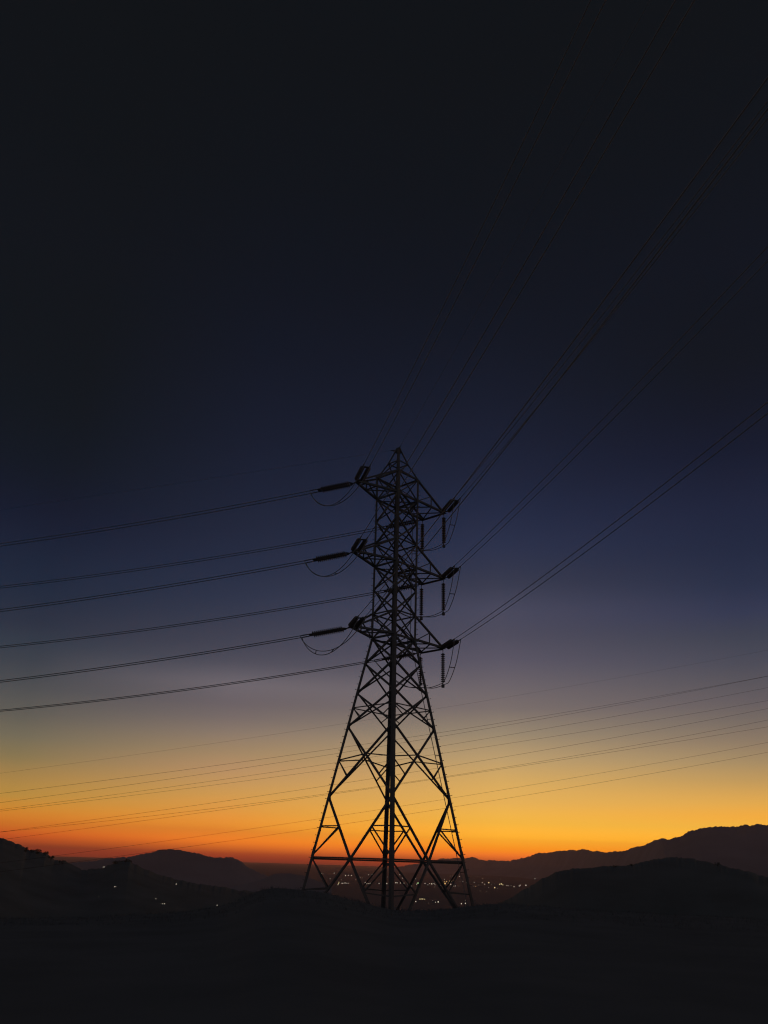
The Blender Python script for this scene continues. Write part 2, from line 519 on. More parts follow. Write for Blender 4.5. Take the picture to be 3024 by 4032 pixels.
legs = {}
for c, (su, sv) in CORN.items():
    bm = bmesh.new()
    da, db = U * -su, V * -sv
    leg_bar(bm, [corner(l, c) for l in ('F', 15, 14, 12, 10, 8)], da, db, 0.225, 0.022)
    leg_bar(bm, [corner(l, c) + Vector((0, 0, .03 if l == 8 else 0)) for l in (8, 5, 2, 1)], da, db, 0.19, 0.018)
    # splice cover where two lengths of the leg are bolted together
    p, q = lerp(corner(15, c), corner(14, c), 0.03), lerp(corner(15, c), corner(14, c), 0.18)
    leg_bar(bm, [p - da * .012 - db * .012, q - da * .012 - db * .012], da, db, 0.245, 0.010)
    legs[c] = tpart('leg', bm)
    bm = bmesh.new()
    leg_bar(bm, [corner(1, c) + Z3 * .02, corner('P', c), corner(0, c)], da, db, 0.14, 0.013)
    tpart('peak_chord', bm)

# step bolts on the outer legs, each a small peg of its own
sb = bmesh.new()
tube(sb, [(0, 0, 0), (0.22, 0, 0), (0.225, 0, 0.04)], 0.018, 5)
sb_me = bpy.data.meshes.new('step_bolt')
sb.to_mesh(sb_me)
sb.free()
sb_me.materials.append(M_STEEL)


def leg_point(z, c):
    ks = ['F', 15, 14, 12, 10, 8, 5, 2, 1, 'P', 0]
    for a, b in zip(ks, ks[1:]):
        if LV[a][0] <= z <= LV[b][0]:
            return lerp(corner(a, c), corner(b, c), (z - LV[a][0]) / (LV[b][0] - LV[a][0]))


def add_bolt(c, z, k):
    su, sv = CORN[c]
    d = (U * su) if k % 2 else (V * sv)
    o = bpy.data.objects.new('step_bolt', sb_me)
    COL.objects.link(o)
    o.parent = legs[c]
    o.location = leg_point(z, c) - tower.location + d * 0.04
    o.rotation_euler = (0, 0, math.atan2(d.y, d.x))


for c in ('l', 'r'):
    for k in range(68):
        z = -2.2 + k * 0.46
        if z < 29.6:
            add_bolt(c, z, k)

_off = [0]


def nxt():
    _off[0] += 1
    return 0.024 + (_off[0] % 5) * 0.0031


def brace(name, p, q, w, fn, flip=False, parent=None, extra=0.0):
    bm = bmesh.new()
    angle_bar(bm, p, q, w, max(0.009, w * 0.1), fn, nxt() + extra, flip)
    return tpart(name, bm, parent=parent)


def crossing(l0, l1, a, b):
    """point where the two diagonals of a panel cross"""
    t = LV[l0][1] / (LV[l0][1] + LV[l1][1])
    return lerp(corner(l0, a), corner(l1, b), t)


for (a, b, n) in FACES:
    near = n in (U,) or n == -V
    for l0, l1, w in ((1, 2, .075), (2, 3, .115), (3, 4, .115), (4, 5, .075), (5, 6, .115), (6, 7, .115), (7, 8, .08), (8, 9, .125), (9, 10, .125),
                      (10, 12, .115), (12, 14, .118)):
        if not near:
            w *= .72
        brace('diagonal_brace', corner(l0, a), corner(l1, b), w, n)
        brace('diagonal_brace', corner(l0, b), corner(l1, a), w, n, True, extra=.02)
    brace('diagonal_brace', corner('P', b), corner(1, a), .065, n)
    for l, w in (('P', .07), (1, .11), (2, .12), (4, .085), (5, .12), (7, .085), (8, .13), (11, .065)):
        brace('horizontal_brace', corner(l, a), corner(l, b), w, n)
    m15 = lerp(corner(15, a), corner(15, b), .5)
    for c in (a, b):
        brace('horizontal_brace', corner(15, c), m15, .10, n)
        # K bracing above and below the bottom horizontal
        d1 = lerp(corner(14, c), m15, .49)
        brace('diagonal_brace', corner(14, c), m15, .122, n)
        brace('strut', d1, lerp(corner(14, c), corner(15, c), .49), .075, n)
        brace('strut', d1, lerp(corner(14, c), corner(15, c), .95), .075, n)
        ft = lerp(corner(15, c), corner('F', c), .97)
        d2 = lerp(m15, ft, .36)
        brace('diagonal_brace', m15, ft, .125, n)
        brace('strut', d2, corner(15, c), .075, n)
        brace('strut', d2, lerp(corner(15, c), corner('F', c), .37), .075, n)
        # redundant struts in the two big panels
        x = crossing(12, 14, a, b)
        brace('strut', x, corner(13, c), .075, n)
        brace('strut', corner(13, c), lerp(x, corner(14, c), .5), .065, n)
        x = crossing(10, 12, a, b)
        brace('strut', corner(11, c), lerp(x, corner(12, c), .5), .055, n)
    bm = bmesh.new()
    dirv = (corner(15, b) - corner(15, a)).normalized()
    box_dir(bm, m15 - n * .075, dirv, Z3, n, .34, .34, .014)
    tpart('gusset_plate', bm)

# plan bracing inside the body at the arm levels
for l in (2, 5, 8):
    brace('plan_brace', corner(l, 'l'), corner(l, 'r'), .06, Z3, extra=.10)
    brace('plan_brace', corner(l, 'n'), corner(l, 'f'), .06, Z3, extra=.16)
# joint plates where the arms meet the legs
for l in (1, 2, 4, 5, 7, 8, 10, 12, 14):
    for c, (su, sv) in CORN.items():
        bm = bmesh.new()
        p = corner(l, c)
        wd = .3 if l in (2, 5, 8) else .22
        box_dir(bm, p - U * (su * .012) - V * (sv * wd * .45), V, Z3, U, wd, wd, .012)
        box_dir(bm, p - V * (sv * .012) - U * (su * wd * .45), U, Z3, V, wd, wd, .012)
        tpart('gusset_plate', bm)

# cross arms
TIP = {}
ARM_OUT = {1: (3.208, 3.176), 2: (3.242, 3.166), 3: (3.164, 3.164)}
for i, (lt, lb) in {1: (1, 2), 2: (4, 5), 3: (7, 8)}.items():
    zb, ab = LV[lb]
    ol, orr = ARM_OUT[i]
    tip = C0 + U * (ab + ol) + Z3 * zb
    tr = C0 - U * (ab + orr) - V * ab + Z3 * zb
    tq = C0 - U * (ab + orr) + V * ab + Z3 * zb
    TIP['L%d' % i], TIP['R%d' % i], TIP['Q%d' % i] = tip, tr, tq

    def arm(base_loc):
        o = empty('cross_arm', Vector(base_loc) - tower.location)
        o.parent = tower
        return o

    def abr(name, p, q, w, fn, arm_o, flip=False, extra=0.0):
        bm = bmesh.new()
        angle_bar(bm, p, q, w, max(.008, w * .1), fn, nxt() + extra, flip)
        bmesh.ops.transform(bm, matrix=Matrix.Translation(-(tower.location + arm_o.location)), verts=bm.verts)
        return link_mesh(name, bm, M_STEEL, arm_o)

    # left arm, pointed
    A = arm(lerp(corner(lb, 'l'), corner(lb, 'n'), .5))
    mids = {}
    for c, sd in (('l', V), ('n', -V)):
        tp = tip + sd * .10
        abr('bottom_chord', corner(lb, c), tp, .15, -Z3, A, sd == V)
        abr('top_chord', corner(lt, c), tp + Z3 * .08, .13, sd, A)
        mt, mb = lerp(corner(lt, c), tp + Z3 * .08, .55), lerp(corner(lb, c), tp, .55)
        mids[c] = mb
        abr('arm_brace', mt, mb, .07, sd, A)
        abr('arm_brace', mt, corner(lb, c), .07, sd, A)
    abr('arm_brace', mids['l'], mids['n'], .075, -Z3, A)
    abr('arm_brace', corner(lb, 'n'), mids['l'], .075, -Z3, A)
    abr('arm_brace', lerp(corner(lb, 'l'), tip, .82), lerp(corner(lb, 'n'), tip, .82), .075, -Z3, A)
    bm = bmesh.new()
    box_dir(bm, tip, U, V, Z3, .42, .42, .03)
    box_dir(bm, tip + Z3 * .09 - U * .05, U, V, Z3, .34, .26, .16)
    bmesh.ops.transform(bm, matrix=Matrix.Translation(-(tower.location + A.location)), verts=bm.verts)
    link_mesh('tip_plate', bm, M_STEEL, A)
    # right arm, square ended
    A = arm(lerp(corner(lb, 'r'), corner(lb, 'f'), .5))
    for c, tp, sd in (('r', tr, -V), ('f', tq, V)):
        abr('bottom_chord', corner(lb, c), tp, .15, -Z3, A, sd == -V)
        abr('top_chord', corner(lt, c), tp + Z3 * .08, .13, sd, A)
        mt, mb = lerp(corner(lt, c), tp + Z3 * .08, .52), lerp(corner(lb, c), tp, .52)
        mids[c] = mb
        abr('arm_brace', mt, mb, .065, sd, A)
        abr('arm_brace', mt, corner(lb, c), .065, sd, A)
    abr('end_beam', tr, tq, .12, -U, A)
    for p, q in ((mids['r'], corner(lb, 'f')), (mids['r'], tq), (mids['f'], tr), (mids['f'], corner(lb, 'r'))):
        abr('arm_brace', p, q, .07, -Z3, A)
    bm = bmesh.new()
    for t_ in (tr, tq):
        box_dir(bm, t_ + U * .05, U, V, Z3, .40, .34, .03)
        box_dir(bm, t_ + Z3 * .06 + U * .05, U, V, Z3, .26, .22, .12)
    bmesh.ops.transform(bm, matrix=Matrix.Translation(-(tower.location + A.location)), verts=bm.verts)
    link_mesh('tip_plate', bm, M_STEEL, A)

# peak cap and the two brackets that hold the earth wires
apex = C0 + Z3 * LV[0][0]
bm = bmesh.new()
box_dir(bm, apex - Z3 * .10, U, V, Z3, .30, .30, .40)
box_dir(bm, apex + Z3 * .11, U, V, Z3, .34, .34, .03)
tpart('peak_cap', bm)


def azdir(deg):
    return Vector((math.sin(R(deg)), math.cos(R(deg)), 0))


DIR_A, DIR_B = azdir(-77.91), azdir(167.38)
NRM_A, NRM_B = Vector((DIR_A.y, -DIR_A.x, 0)), Vector((DIR_B.y, -DIR_B.x, 0))
SHIELD = {'A': apex + DIR_A * .62, 'B': apex + DIR_B * .62 + Z3 * .05}
for s_, d in (('A', DIR_A), ('B', DIR_B)):
    bm = bmesh.new()
    tube(bm, [apex + d * .1, SHIELD[s_]], .04, 6)
    tube(bm, [apex + d * .1 - Z3 * .28, lerp(apex, SHIELD[s_], .8) - Z3 * .01], .025, 6)
    tpart('earth_wire_bracket', bm)

# down-lead cable beside the right leg, held off by brackets
path = []
zz = 25.3
while zz > -3.6:
    p = leg_point(zz, 'r')
    inward = (C0 - p)
    inward.z = 0
    path.append(p + inward.normalized() * .36 - DIR_B * 0.0)
    zz -= .5
bm = bmesh.new()
tube(bm, path, .026, 6)
lead = tpart('down_lead_cable', bm, M_WIRE)
zz = 24.0
while zz > -3:
    p = leg_point(zz, 'r')
    inward = (C0 - p)
    inward.z = 0
    bm = bmesh.new()
    tube(bm, [p + inward.normalized() * .05, p + inward.normalized() * .37 + Z3 * -.03], .028, 5)
    tpart('cable_bracket', bm, M_STEEL, lead)
    zz -= 2.45

# ------------------------------------------------------------------ insulators
DISC_N, DISC_P = 15, 0.146
db = bmesh.new()
prof = [(0.0, 0.048), (0.010, 0.056), (0.045, 0.060), (0.056, 0.110), (0.066, 0.150), (0.078, 0.162), (0.096, 0.163), (0.106, 0.148), (0.110, 0.06), (0.132, 0.048), (0.146, 0.042)]
rings = []
for zc_, rr in prof:
    rings.append([db.verts.new((rr * math.cos(2 * math.pi * k / 14), rr * math.sin(2 * math.pi * k / 14), zc_)) for k in range(14)])
for r0, r1 in zip(rings, rings[1:]):
    for k in range(14):
        db.faces.new((r0[k], r0[(k + 1) % 14], r1[(k + 1) % 14], r1[k]))
db.faces.new(rings[0][::-1])
db.faces.new(rings[-1])
for f_ in db.faces:
    f_.smooth = True
disc_me = bpy.data.meshes.new('disc')
db.to_mesh(disc_me)
db.free()
disc_me.materials.append(M_DISC)


def disc_string(parent, name, p0, d, n=DISC_N):
    """string of cap-and-pin discs from p0 along d (parent's coordinates): a core rod with every disc a sub-part"""
    bm = bmesh.new()
    tube(bm, [Vector((0, 0, -.03)), Vector((0, 0, n * DISC_P + .03))], .022, 6)
    core = link_mesh(name, bm, M_FIT, parent)
    core.location = p0
    core.rotation_mode = 'QUATERNION'
    core.rotation_quaternion = Vector((0, 0, 1)).rotation_difference(d)
    for k in range(n):
        o = bpy.data.objects.new('disc', disc_me)
        COL.objects.link(o)
        o.parent = core
        o.location = (0, 0, k * DISC_P)
    return core


LINK, YOKE = .34, .22
STR_LEN = DISC_N * DISC_P
SPACING = 0.46


def tension_string(tip, d, side, label):
    """double tension string: link, yoke, two disc strings, yoke, two dead-end clamps; returns the two wire ends"""
    o = tag(empty('insulator_string', tip), label, 'insulator', 'double tension insulator strings on the pylon arms')
    side = (side - d * side.dot(d)).normalized()
    upv = d.cross(side).normalized()
    bm = bmesh.new()
    for k in range(3):
        a0 = d * (.03 + k * .105)
        tube(bm, [a0, a0 + d * .12], .028 if k % 2 else .04, 6)
    link_mesh('link', bm, M_FIT, o)

    def yoke(base, sgn, w):
        bm = bmesh.new()
        poly = [d * 0 + side * .07, d * 0 - side * .07, d * (.17 * sgn) - side * w, d * (.25 * sgn) - side * w, d * (.25 * sgn) + side * w, d * (.17 * sgn) + side * w]
        th = upv * .018
        r0 = [bm.verts.new(base + p - th) for p in poly]
        r1 = [bm.verts.new(base + p + th) for p in poly]
        for i in range(6):
            j = (i + 1) % 6
            bm.faces.new((r0[i], r0[j], r1[j], r1[i]))
        bm.faces.new(r0[::-1])
        bm.faces.new(r1)
        return link_mesh('yoke_plate', bm, M_FIT, o)
    h = SPACING / 2
    y0 = LINK
    yoke(d * y0, 1, h + .05)
    s0 = y0 + .27
    for sg in (1, -1):
        disc_string(o, 'disc_string', d * s0 + side * (h * sg), d)
    s1 = s0 + STR_LEN + .03
    bm = bmesh.new()
    box_dir(bm, d * (s1 + .12), d, side, upv, .24, SPACING + .12, .036)
    link_mesh('yoke_plate', bm, M_FIT, o)
    ends = []
    for sg in (1, -1):
        bm = bmesh.new()
        a0 = d * (s1 + .22) + side * (h * sg)
        tube(bm, [a0, a0 + d * .16, a0 + d * .5, a0 + d * .62], [.03, .042, .042, .028], 8)
        link_mesh('dead_end_clamp', bm, M_FIT, o)
        ends.append(tip + a0 + d * .60)
    return ends


def hanging_string(top, label):
    o = tag(empty('insulator_string', top), label, 'insulator', 'single hanging insulator strings under the right arms')
    d = Vector((.004, -.01, -1)).normalized()
    bm = bmesh.new()
    tube(bm, [Vector((0, 0, 0)), d * .17], .03, 6)
    tube(bm, [d * .13, d * .34], .02, 6)
    link_mesh('link', bm, M_FIT, o)
    disc_string(o, 'disc_string', d * .32, d)
    e = .32 + STR_LEN
    bm = bmesh.new()
    tube(bm, [d * e, d * (e + .16)], .022, 6)
    box_dir(bm, d * (e + .12), NRM_A, DIR_A, Z3, .50, .06, .06)
    link_mesh('jumper_clamp', bm, M_FIT, o)
    bm = bmesh.new()
    tube(bm, [d * (e + .16), d * (e + .18), d * (e + .36), d * (e + .38)], [.10, .125, .125, .10], 12)
    link_mesh('counterweight', bm, M_FIT, o)
    return top + d * (e + .12)


# ------------------------------------------------------------------ conductors
def span_curve(S, P, az_dir, nrm, Lspan, lat1, dz, sag, t0, n=90):
    """hanging curve of a span that would start at the arm tip P; returned from fraction t0 on"""
    s0 = (P - C0).dot(az_dir)
    lat0 = (P - C0).dot(nrm)
    out = []
    for k in range(n + 1):
        t = t0 + (1 - t0) * (k / n) ** 1.5
        q = C0 + az_dir * (s0 + (Lspan - s0) * t) + nrm * (lat0 + (lat1 - lat0) * t)
        q.z = P.z + dz * t - 4 * sag * t * (1 - t)
        out.append(q)
    return out


SPAN = {'A': dict(d=DIR_A, n=NRM_A, L=200.0, dz=16.19, sag=12.28, L_=-4.91, R_=5.26, ssag=1.6, sdz=-13.92),
        'B': dict(d=DIR_B, n=NRM_B, L=150.0, dz=12.84, sag=4.56, L_=4.39, R_=-3.65, ssag=1.75, sdz=6.25)}
LEVEL_WORD = {1: 'top', 2: 'middle', 3: 'bottom'}
ENDS = {}


def make_span(side, key, label_string, label_line):
    S = SPAN[side]
    tip = TIP[key]
    lat = S['L_'] if key[0] == 'L' else S['R_']
    cv = span_curve(S, tip, S['d'], S['n'], S['L'], lat, S['dz'], S['sag'], 0.0)
    # the string lies along the first few metres of the curve
    p = next(q for q in cv if (q - tip).length > 3.2)
    d = (p - tip).normalized()
    ends = tension_string(tip, d, S['n'], label_string)
    ENDS[side + key] = ends
    root = tag(empty('power_line', tip), label_line, 'power line', 'twin conductor spans leaving the pylon')
    reach = (ends[0] - tip).dot(d)
    s0 = (tip - C0).dot(S['d'])
    t0 = reach / (S['L'] - s0)
    base = span_curve(S, tip, S['d'], S['n'], S['L'], lat, S['dz'], S['sag'], t0)
    mid = (ends[0] + ends[1]) * .5
    fix = mid - base[0]
    for e in ends:
        offv = e - mid
        bm = bmesh.new()
        pts = []
        for k, q in enumerate(base):
            fade = max(0.0, 1 - k / 40.0)
            o2 = S['n'] * (offv.dot(S['n'])) * (1 - fade) + offv * fade
            pts.append(q + fix * fade + o2 - tip)
        tube(bm, [pts[0] - d * .05] + pts[1:], 0.027 if side == 'A' else .0212, 6)
        link_mesh('wire', bm, M_WIRE if side == 'A' else M_NEWWIRE, root)


for i in (1, 2, 3):
    w = LEVEL_WORD[i]
    make_span('A', 'L%d' % i, 'double insulator string reaching left from the tip of the %s left arm' % w,
              'pair of wires running left from the tip of the %s left arm' % w)
    make_span('B', 'L%d' % i, 'double insulator string rising right from the tip of the %s left arm' % w,
              'pair of wires climbing up and right from the tip of the %s left arm' % w)
    make_span('A', 'Q%d' % i, 'double insulator string behind the pylon body at the back of the %s right arm' % w,
              'pair of wires running left behind the pylon from the back of the %s right arm' % w)
    make_span('B', 'R%d' % i, 'double insulator string rising right from the tip of the %s right arm' % w,
              'pair of wires climbing up and right from the tip of the %s right arm' % w)

for side, lab in (('A', 'single thin earth wire running left from the peak of the pylon'), ('B', 'single thin earth wire climbing up and right from the peak')):
    S = SPAN[side]
    P = SHIELD[side]
    cv = span_curve(S, P, S['d'], S['n'], S['L'], 0, S['sdz'], S['ssag'], 0)
    bm = bmesh.new()
    tube(bm, [q - P for q in cv], .0075 if side == 'A' else .009, 6)
    o = link_mesh('earth_wire', bm, M_WIRE)
    o.location = P
    tag(o, lab, 'earth wire', 'earth wires leaving the peak of the pylon')

# ------------------------------------------------------------------ jumpers
def catmull(pts, n=14):
    P = [pts[0] * 2 - pts[1]] + pts + [pts[-1] * 2 - pts[-2]]
    out = []
    for i in range(1, len(P) - 2):
        for k in range(n):
            t = k / n
            p0, p1, p2, p3 = P[i - 1], P[i], P[i + 1], P[i + 2]
            out.append(.5 * ((p1 * 2) + (p2 - p0) * t + (p0 * 2 - p1 * 5 + p2 * 4 - p3) * t * t + (p1 * 3 - p0 - p2 * 3 + p3) * t ** 3))
    out.append(P[-2])
    return out


def build_jumper(curves, label, spacers):
    c0 = curves[0][0].copy()
    root = tag(empty('jumper_cable', c0), label, 'jumper cable', 'twin jumper loops under the arms')
    for cv in curves:
        bm = bmesh.new()
        tube(bm, [q - c0 for q in cv], .026, 6)
        link_mesh('wire', bm, M_WIRE, root)
    for f in spacers:
        a, b = (cv[int(f * (len(cv) - 1))] - c0 for cv in curves)
        bm = bmesh.new()
        tube(bm, [a, b], .03, 6)
        link_mesh('spacer', bm, M_FIT, root)


for i in (1, 2, 3):
    w = LEVEL_WORD[i]
    tip = TIP['L%d' % i]
    ea, eb = ENDS['AL%d' % i], ENDS['BL%d' % i]
    curves = []
    # outer wire of one span joins the outer wire of the other
    for k in (0, 1):
        a, b = ea[k], eb[1 - k] if (ea[0] - tip).dot(U) * (eb[0] - tip).dot(U) < 0 else eb[k]
        sag = (1.95, 1.8, 1.85)[i - 1] + (0.0, (.12, .10, -.22)[i - 1])[k]
        cv = []
        for j in range(41):
            t = j / 40
            q = lerp(a, b, t)
            q = q + Vector((0, 0, -sag * (4 * t * (1 - t)) ** .8))
            q = q + (-U) * (.55 * math.sin(math.pi * t)) * (0.0)
            cv.append(q)
        curves.append(cv)
    build_jumper(curves, 'twin jumper loop hanging under the tip of the %s left arm' % w, (.28, .56))
    # right side: carried by two hanging strings
    hr = hanging_string(TIP['R%d' % i] - Z3 * .03, 'insulator string hanging from the tip of the %s right arm' % w)
    hq = hanging_string(TIP['Q%d' % i] - Z3 * .03, 'insulator string hanging from the back corner of the %s right arm' % w)
    eb, ea = ENDS['BR%d' % i], ENDS['AQ%d' % i]
    curves = []
    for k in (0, 1):
        sg = 1 if k == 0 else -1
        b = eb[k]
        r_ = hr - NRM_B * (0) + (eb[k] - (eb[0] + eb[1]) * .5) * (.22 / (SPACING / 2)) * .8
        q_ = hq + (r_ - hr)
        side_a = (ea[0] - (ea[0] + ea[1]) * .5)
        a = ea[0] if side_a.dot(r_ - hr) > 0 else ea[1]
        p1 = lerp(b, r_, .45) + Z3 * -.35 + DIR_B * .55
        p2 = lerp(b, r_, .80) + Z3 * -.42 + DIR_B * .35
        p3 = lerp(r_, q_, .5) + Z3 * -.16
        p4 = lerp(q_, a, .30) + Z3 * -.55
        p5 = lerp(q_, a, .68) + Z3 * -.50
        curves.append(catmull([b, p1, p2, r_, p3, q_, p4, p5, a]))
    build_jumper(curves, 'twin jumper looping under the %s right arm past its two hanging insulators' % w, (.16, .80))

# ------------------------------------------------------------------ the second line far behind the pylon
FAR = [('thin earth wire topmost of the faint distant lines', [(0, 3042), (548, 2974), (940, 2910), (1300, 2860.6), (1724, 2790), (2194, 2707.7), (2586, 2641), (3024, 2561)], .010),
       ('upper wire of the pair that meets at the right edge of the distant line', [(0, 3123.9), (1300, 2952.3), (1724, 2884), (3024, 2662)], .020),
       ('lower wire of the pair that meets at the right edge of the distant line', [(0, 3160), (1300, 2973.5), (1724, 2899.6), (3024, 2662.5)], .020),
       ('fourth faint wire from the top of the distant line', [(0, 3187.4), (1300, 3008.7), (1724, 2937.5), (3024, 2707.6)], .018),
       ('fifth faint wire from the top of the distant line', [(0, 3193.7), (1300, 3031.5), (1724, 2967), (3024, 2758.6)], .018),
       ('sixth faint wire of the distant line, upper of a narrow pair at left', [(0, 3275.6), (1300, 3094), (1755, 3017), (3024, 2790)], .020),
       ('seventh faint wire of the distant line, lower of a narrow pair at left', [(0, 3276.4), (1300, 3124), (1763, 3056), (3024, 2835)], .019),
       ('eighth faint wire, touching the seventh beside the right leg', [(23, 3303.4), (1300, 3131), (1763, 3057.5), (3024, 2862)], .019),
       ('second lowest wire of the distant line', [(376, 3349), (1285, 3219.5), (1779, 3142.6), (3024, 2923)], .018),
       ('lowest wire of the distant line, just above the hills', [(674, 3342.6), (1261.6, 3260), (1951, 3149.6), (3024, 2962)], .018)]


def polyfit2(xs, zs):
    n = len(xs)
    S_ = [sum(x ** k for x in xs) for k in range(5)]
    T_ = [sum(z * x ** k for x, z in zip(xs, zs)) for k in range(3)]
    Mx = Matrix(((S_[0], S_[1], S_[2]), (S_[1], S_[2], S_[3]), (S_[2], S_[3], S_[4])))
    return Mx.inverted() @ Vector(T_)


for k, (lab, pts, r_) in enumerate(FAR):
    # each wire hangs in its own upright plane along the distant line
    dist0 = 112.0 + (k % 3) * 4.0
    xs, zs = [], []
    for (px, py) in pts:
        d = ray(px, py)
        t = dist0 / (d.y - 0.10 * d.x)
        xs.append(d.x * t)
        zs.append(d.z * t)
    co = polyfit2([x / 50 for x in xs], zs)
    bm = bmesh.new()
    x0 = -118.0
    pp = []
    for j in range(121):
        x = x0 + 236 * j / 120
        u = x / 50
        pp.append(Vector((x, dist0 + 0.10 * x, co[0] + co[1] * u + co[2] * u * u)))
    ctr = pp[60].copy()
    tube(bm, [q - ctr for q in pp], r_ * .74, 5)
    o = link_mesh('earth_wire' if k == 0 else 'power_line', bm, M_OLDWIRE)
    o.location = ctr
    tag(o, lab, 'earth wire' if k == 0 else 'power line', 'faint wires of the line behind the pylon')

# ------------------------------------------------------------------ shrubs on the hill crests
def shrub(px, py, dist, h, wd, label, seed):
    rnd = random.Random(seed)
    d = ray(px, py)
    hor = math.hypot(d.x, d.y)
    loc = Vector((d.x / hor * dist, d.y / hor * dist, dist * d.z / hor - h * .5))
    root = tag(empty('shrub', loc), label, 'shrub', 'shrubs along the hill crests')
    bm = bmesh.new()
    for k in range(5):
        a = rnd.uniform(0, 6.28)
        e = Vector((math.cos(a) * wd * .3, math.sin(a) * wd * .3, h * rnd.uniform(.5, .9)))
        tube(bm, [Vector((0, 0, -h * .3)), e * .5, e], [h * .05, h * .035, h * .012], 5)
    link_mesh('trunk', bm, M_BARK, root)
    bm = bmesh.new()
    blobs = [(Vector((rnd.uniform(-.5, .5) * wd, rnd.uniform(-.4, .4) * wd, h * rnd.uniform(.15, .85))), rnd.uniform(.2, .36) * h) for _ in range(9)]
    for _ in range(900):
        c, rr = blobs[rnd.randrange(9)]
        v = Vector((rnd.gauss(0, 1), rnd.gauss(0, 1), rnd.gauss(0, 1))).normalized() * rr * rnd.uniform(.4, 1.05)
        p = c + v
        s_ = h * rnd.uniform(.03, .07)
        a1 = Vector((rnd.gauss(0, 1), rnd.gauss(0, 1), rnd.gauss(0, 1))).normalized()
        a2 = a1.orthogonal().normalized()
        q = [bm.verts.new(p + a1 * s_), bm.verts.new(p + a2 * s_ * .6), bm.verts.new(p - a1 * s_), bm.verts.new(p - a2 * s_ * .6)]
        bm.faces.new(q)
    link_mesh('foliage', bm, M_LEAF, root)


for k, (px, py, dist, h, wd, lab) in enumerate([
        (103, 3345, 625, 2.6, 1.8, 'small dark shrub at the top of the step in the left hill crest'),
        (127, 3350, 625, 1.6, 2.6, 'low dark shrub in the notch of the left hill crest'),
        (152, 3352, 625, 2.8, 3.4, 'rounded dark shrub tallest of those on the left hill crest'),
        (181, 3359, 625, 2.2, 3.6, 'dark shrub on the left hill crest where it starts to drop'),
        (202, 3374, 625, 2.4, 3.0, 'dark shrub on the steep drop of the left hill crest'),
        (246, 3393, 625, 1.8, 4.0, 'flat dark shrub on the lower shoulder of the left hill'),
        (458, 3396, 630, 2.6, 4.4, 'left one of the two shrubs on the hump below the rounded hill'),
        (498, 3391, 630, 2.8, 6.0, 'right one of the two shrubs on the hump below the rounded hill'),
        (2421, 3412, 325, 1.1, 1.3, 'small shrub on the left shoulder of the black right hill'),
        (2486, 3406, 325, .9, 1.2, 'low shrub halfway up the black right hill crest'),
        (2826, 3402, 325, 1.0, 1.8, 'low shrub on the right slope of the black right hill')]):
    shrub(px, py, dist, h, wd, lab, 40 + k)

# short dry grass on the ridge top: nobody could count it, one object
def build_grass():
    rnd = random.Random(9)
    bm = bmesh.new()
    for _ in range(5200):
        az = R(rnd.uniform(-30, 30))
        r = 34 + 28 * rnd.random() ** .8
        x, y = r * math.sin(az), r * math.cos(az)
        z = ground_z(x, y)
        for _b in range(4):
            a = rnd.uniform(0, 6.28)
            h = rnd.uniform(.05, .17)
            wv = Vector((math.cos(a), math.sin(a), 0))
            b0 = Vector((x + rnd.uniform(-.12, .12), y + rnd.uniform(-.12, .12), z - .02))
            tip_ = b0 + Vector((rnd.uniform(-.06, .06), rnd.uniform(-.06, .06), h))
            bm.faces.new((bm.verts.new(b0 - wv * .008), bm.verts.new(b0 + wv * .008), bm.verts.new(tip_)))
    return tag(link_mesh('grass', bm, M_GRASS), 'short dry grass on the dark ridge top', 'grass', None, 'stuff')


build_grass()

# ------------------------------------------------------------------ lamps of the town in the valley and on the left hillside
bpy.context.view_layer.update()
dg = bpy.context.evaluated_depsgraph_get()
TREES = [BVHTree.FromObject(o, dg) for o in (ground, hill_left, hill_mid, hill_low, hill_right, mountain)]


def hit(px, py):
    d = ray(px, py)
    best = None
    for i, t in enumerate(TREES):
        h = t.ray_cast(Vector((0, 0, 0)), d)
        if h[0] is not None and (best is None or h[3] < best[0]):
            best = (h[3], h[0], i)
    return best


def lamp_mesh(col):
    """lamp standard about 9 m tall whose lit lantern is round; sized by scaling the object"""
    bm = bmesh.new()
    tube(bm, [(0, 0, -6), (0, 0, -.9)], [.12, .07], 6)
    tube(bm, [(0, 0, -.9), (0, 0, -.6), (0, 0, -.55)], [.2, .5, .3], 8)
    nf = len(bm.faces)
    bmesh.ops.create_uvsphere(bm, u_segments=10, v_segments=8, radius=.55)
    bm.faces.ensure_lookup_table()
    for f in bm.faces[nf:]:
        f.material_index = 1
        f.smooth = True
    me = bpy.data.meshes.new('street_lamp')
    bm.to_mesh(me)
    bm.free()
    me.materials.append(M_MAST)
    me.materials.append(GLOW[col])
    return me


LAMP_ME = {c: lamp_mesh(c) for c in GLOW}
GROUPS = {
    'row': ('tiny lit lamp in the long row of town lights behind the feet of the pylon', 'town lights in the long row behind the pylon'),
    'left': ('tiny lit lamp in the short row of lights left of the central legs', 'town lights in the short row left of the central legs'),
    'high': ('faint lit lamp above the long row, farthest off in the valley', 'faint far town lights above the row'),
    'orange': ('tiny orange lamp in the bright orange cluster beside the right leg', 'orange cluster of town lights'),
    'low': ('tiny lit lamp among the few lights below the row, nearest in the valley', 'nearer town lights below the row'),
    'east': ('tiny lit lamp between the right leg and the black right hill', 'town lights right of the pylon'),
    'slope': ('lone tiny lamp on the dark slope below the left hills', 'lamps on the dark left slope'),
}
C8, C9, R3, R2, R1 = (1180, 3300, .24111), (1480, 3300, .24111), (1500, 3350, .42194), (800, 3300, .42194), (0, 3150, .60277)
LAMPS = []


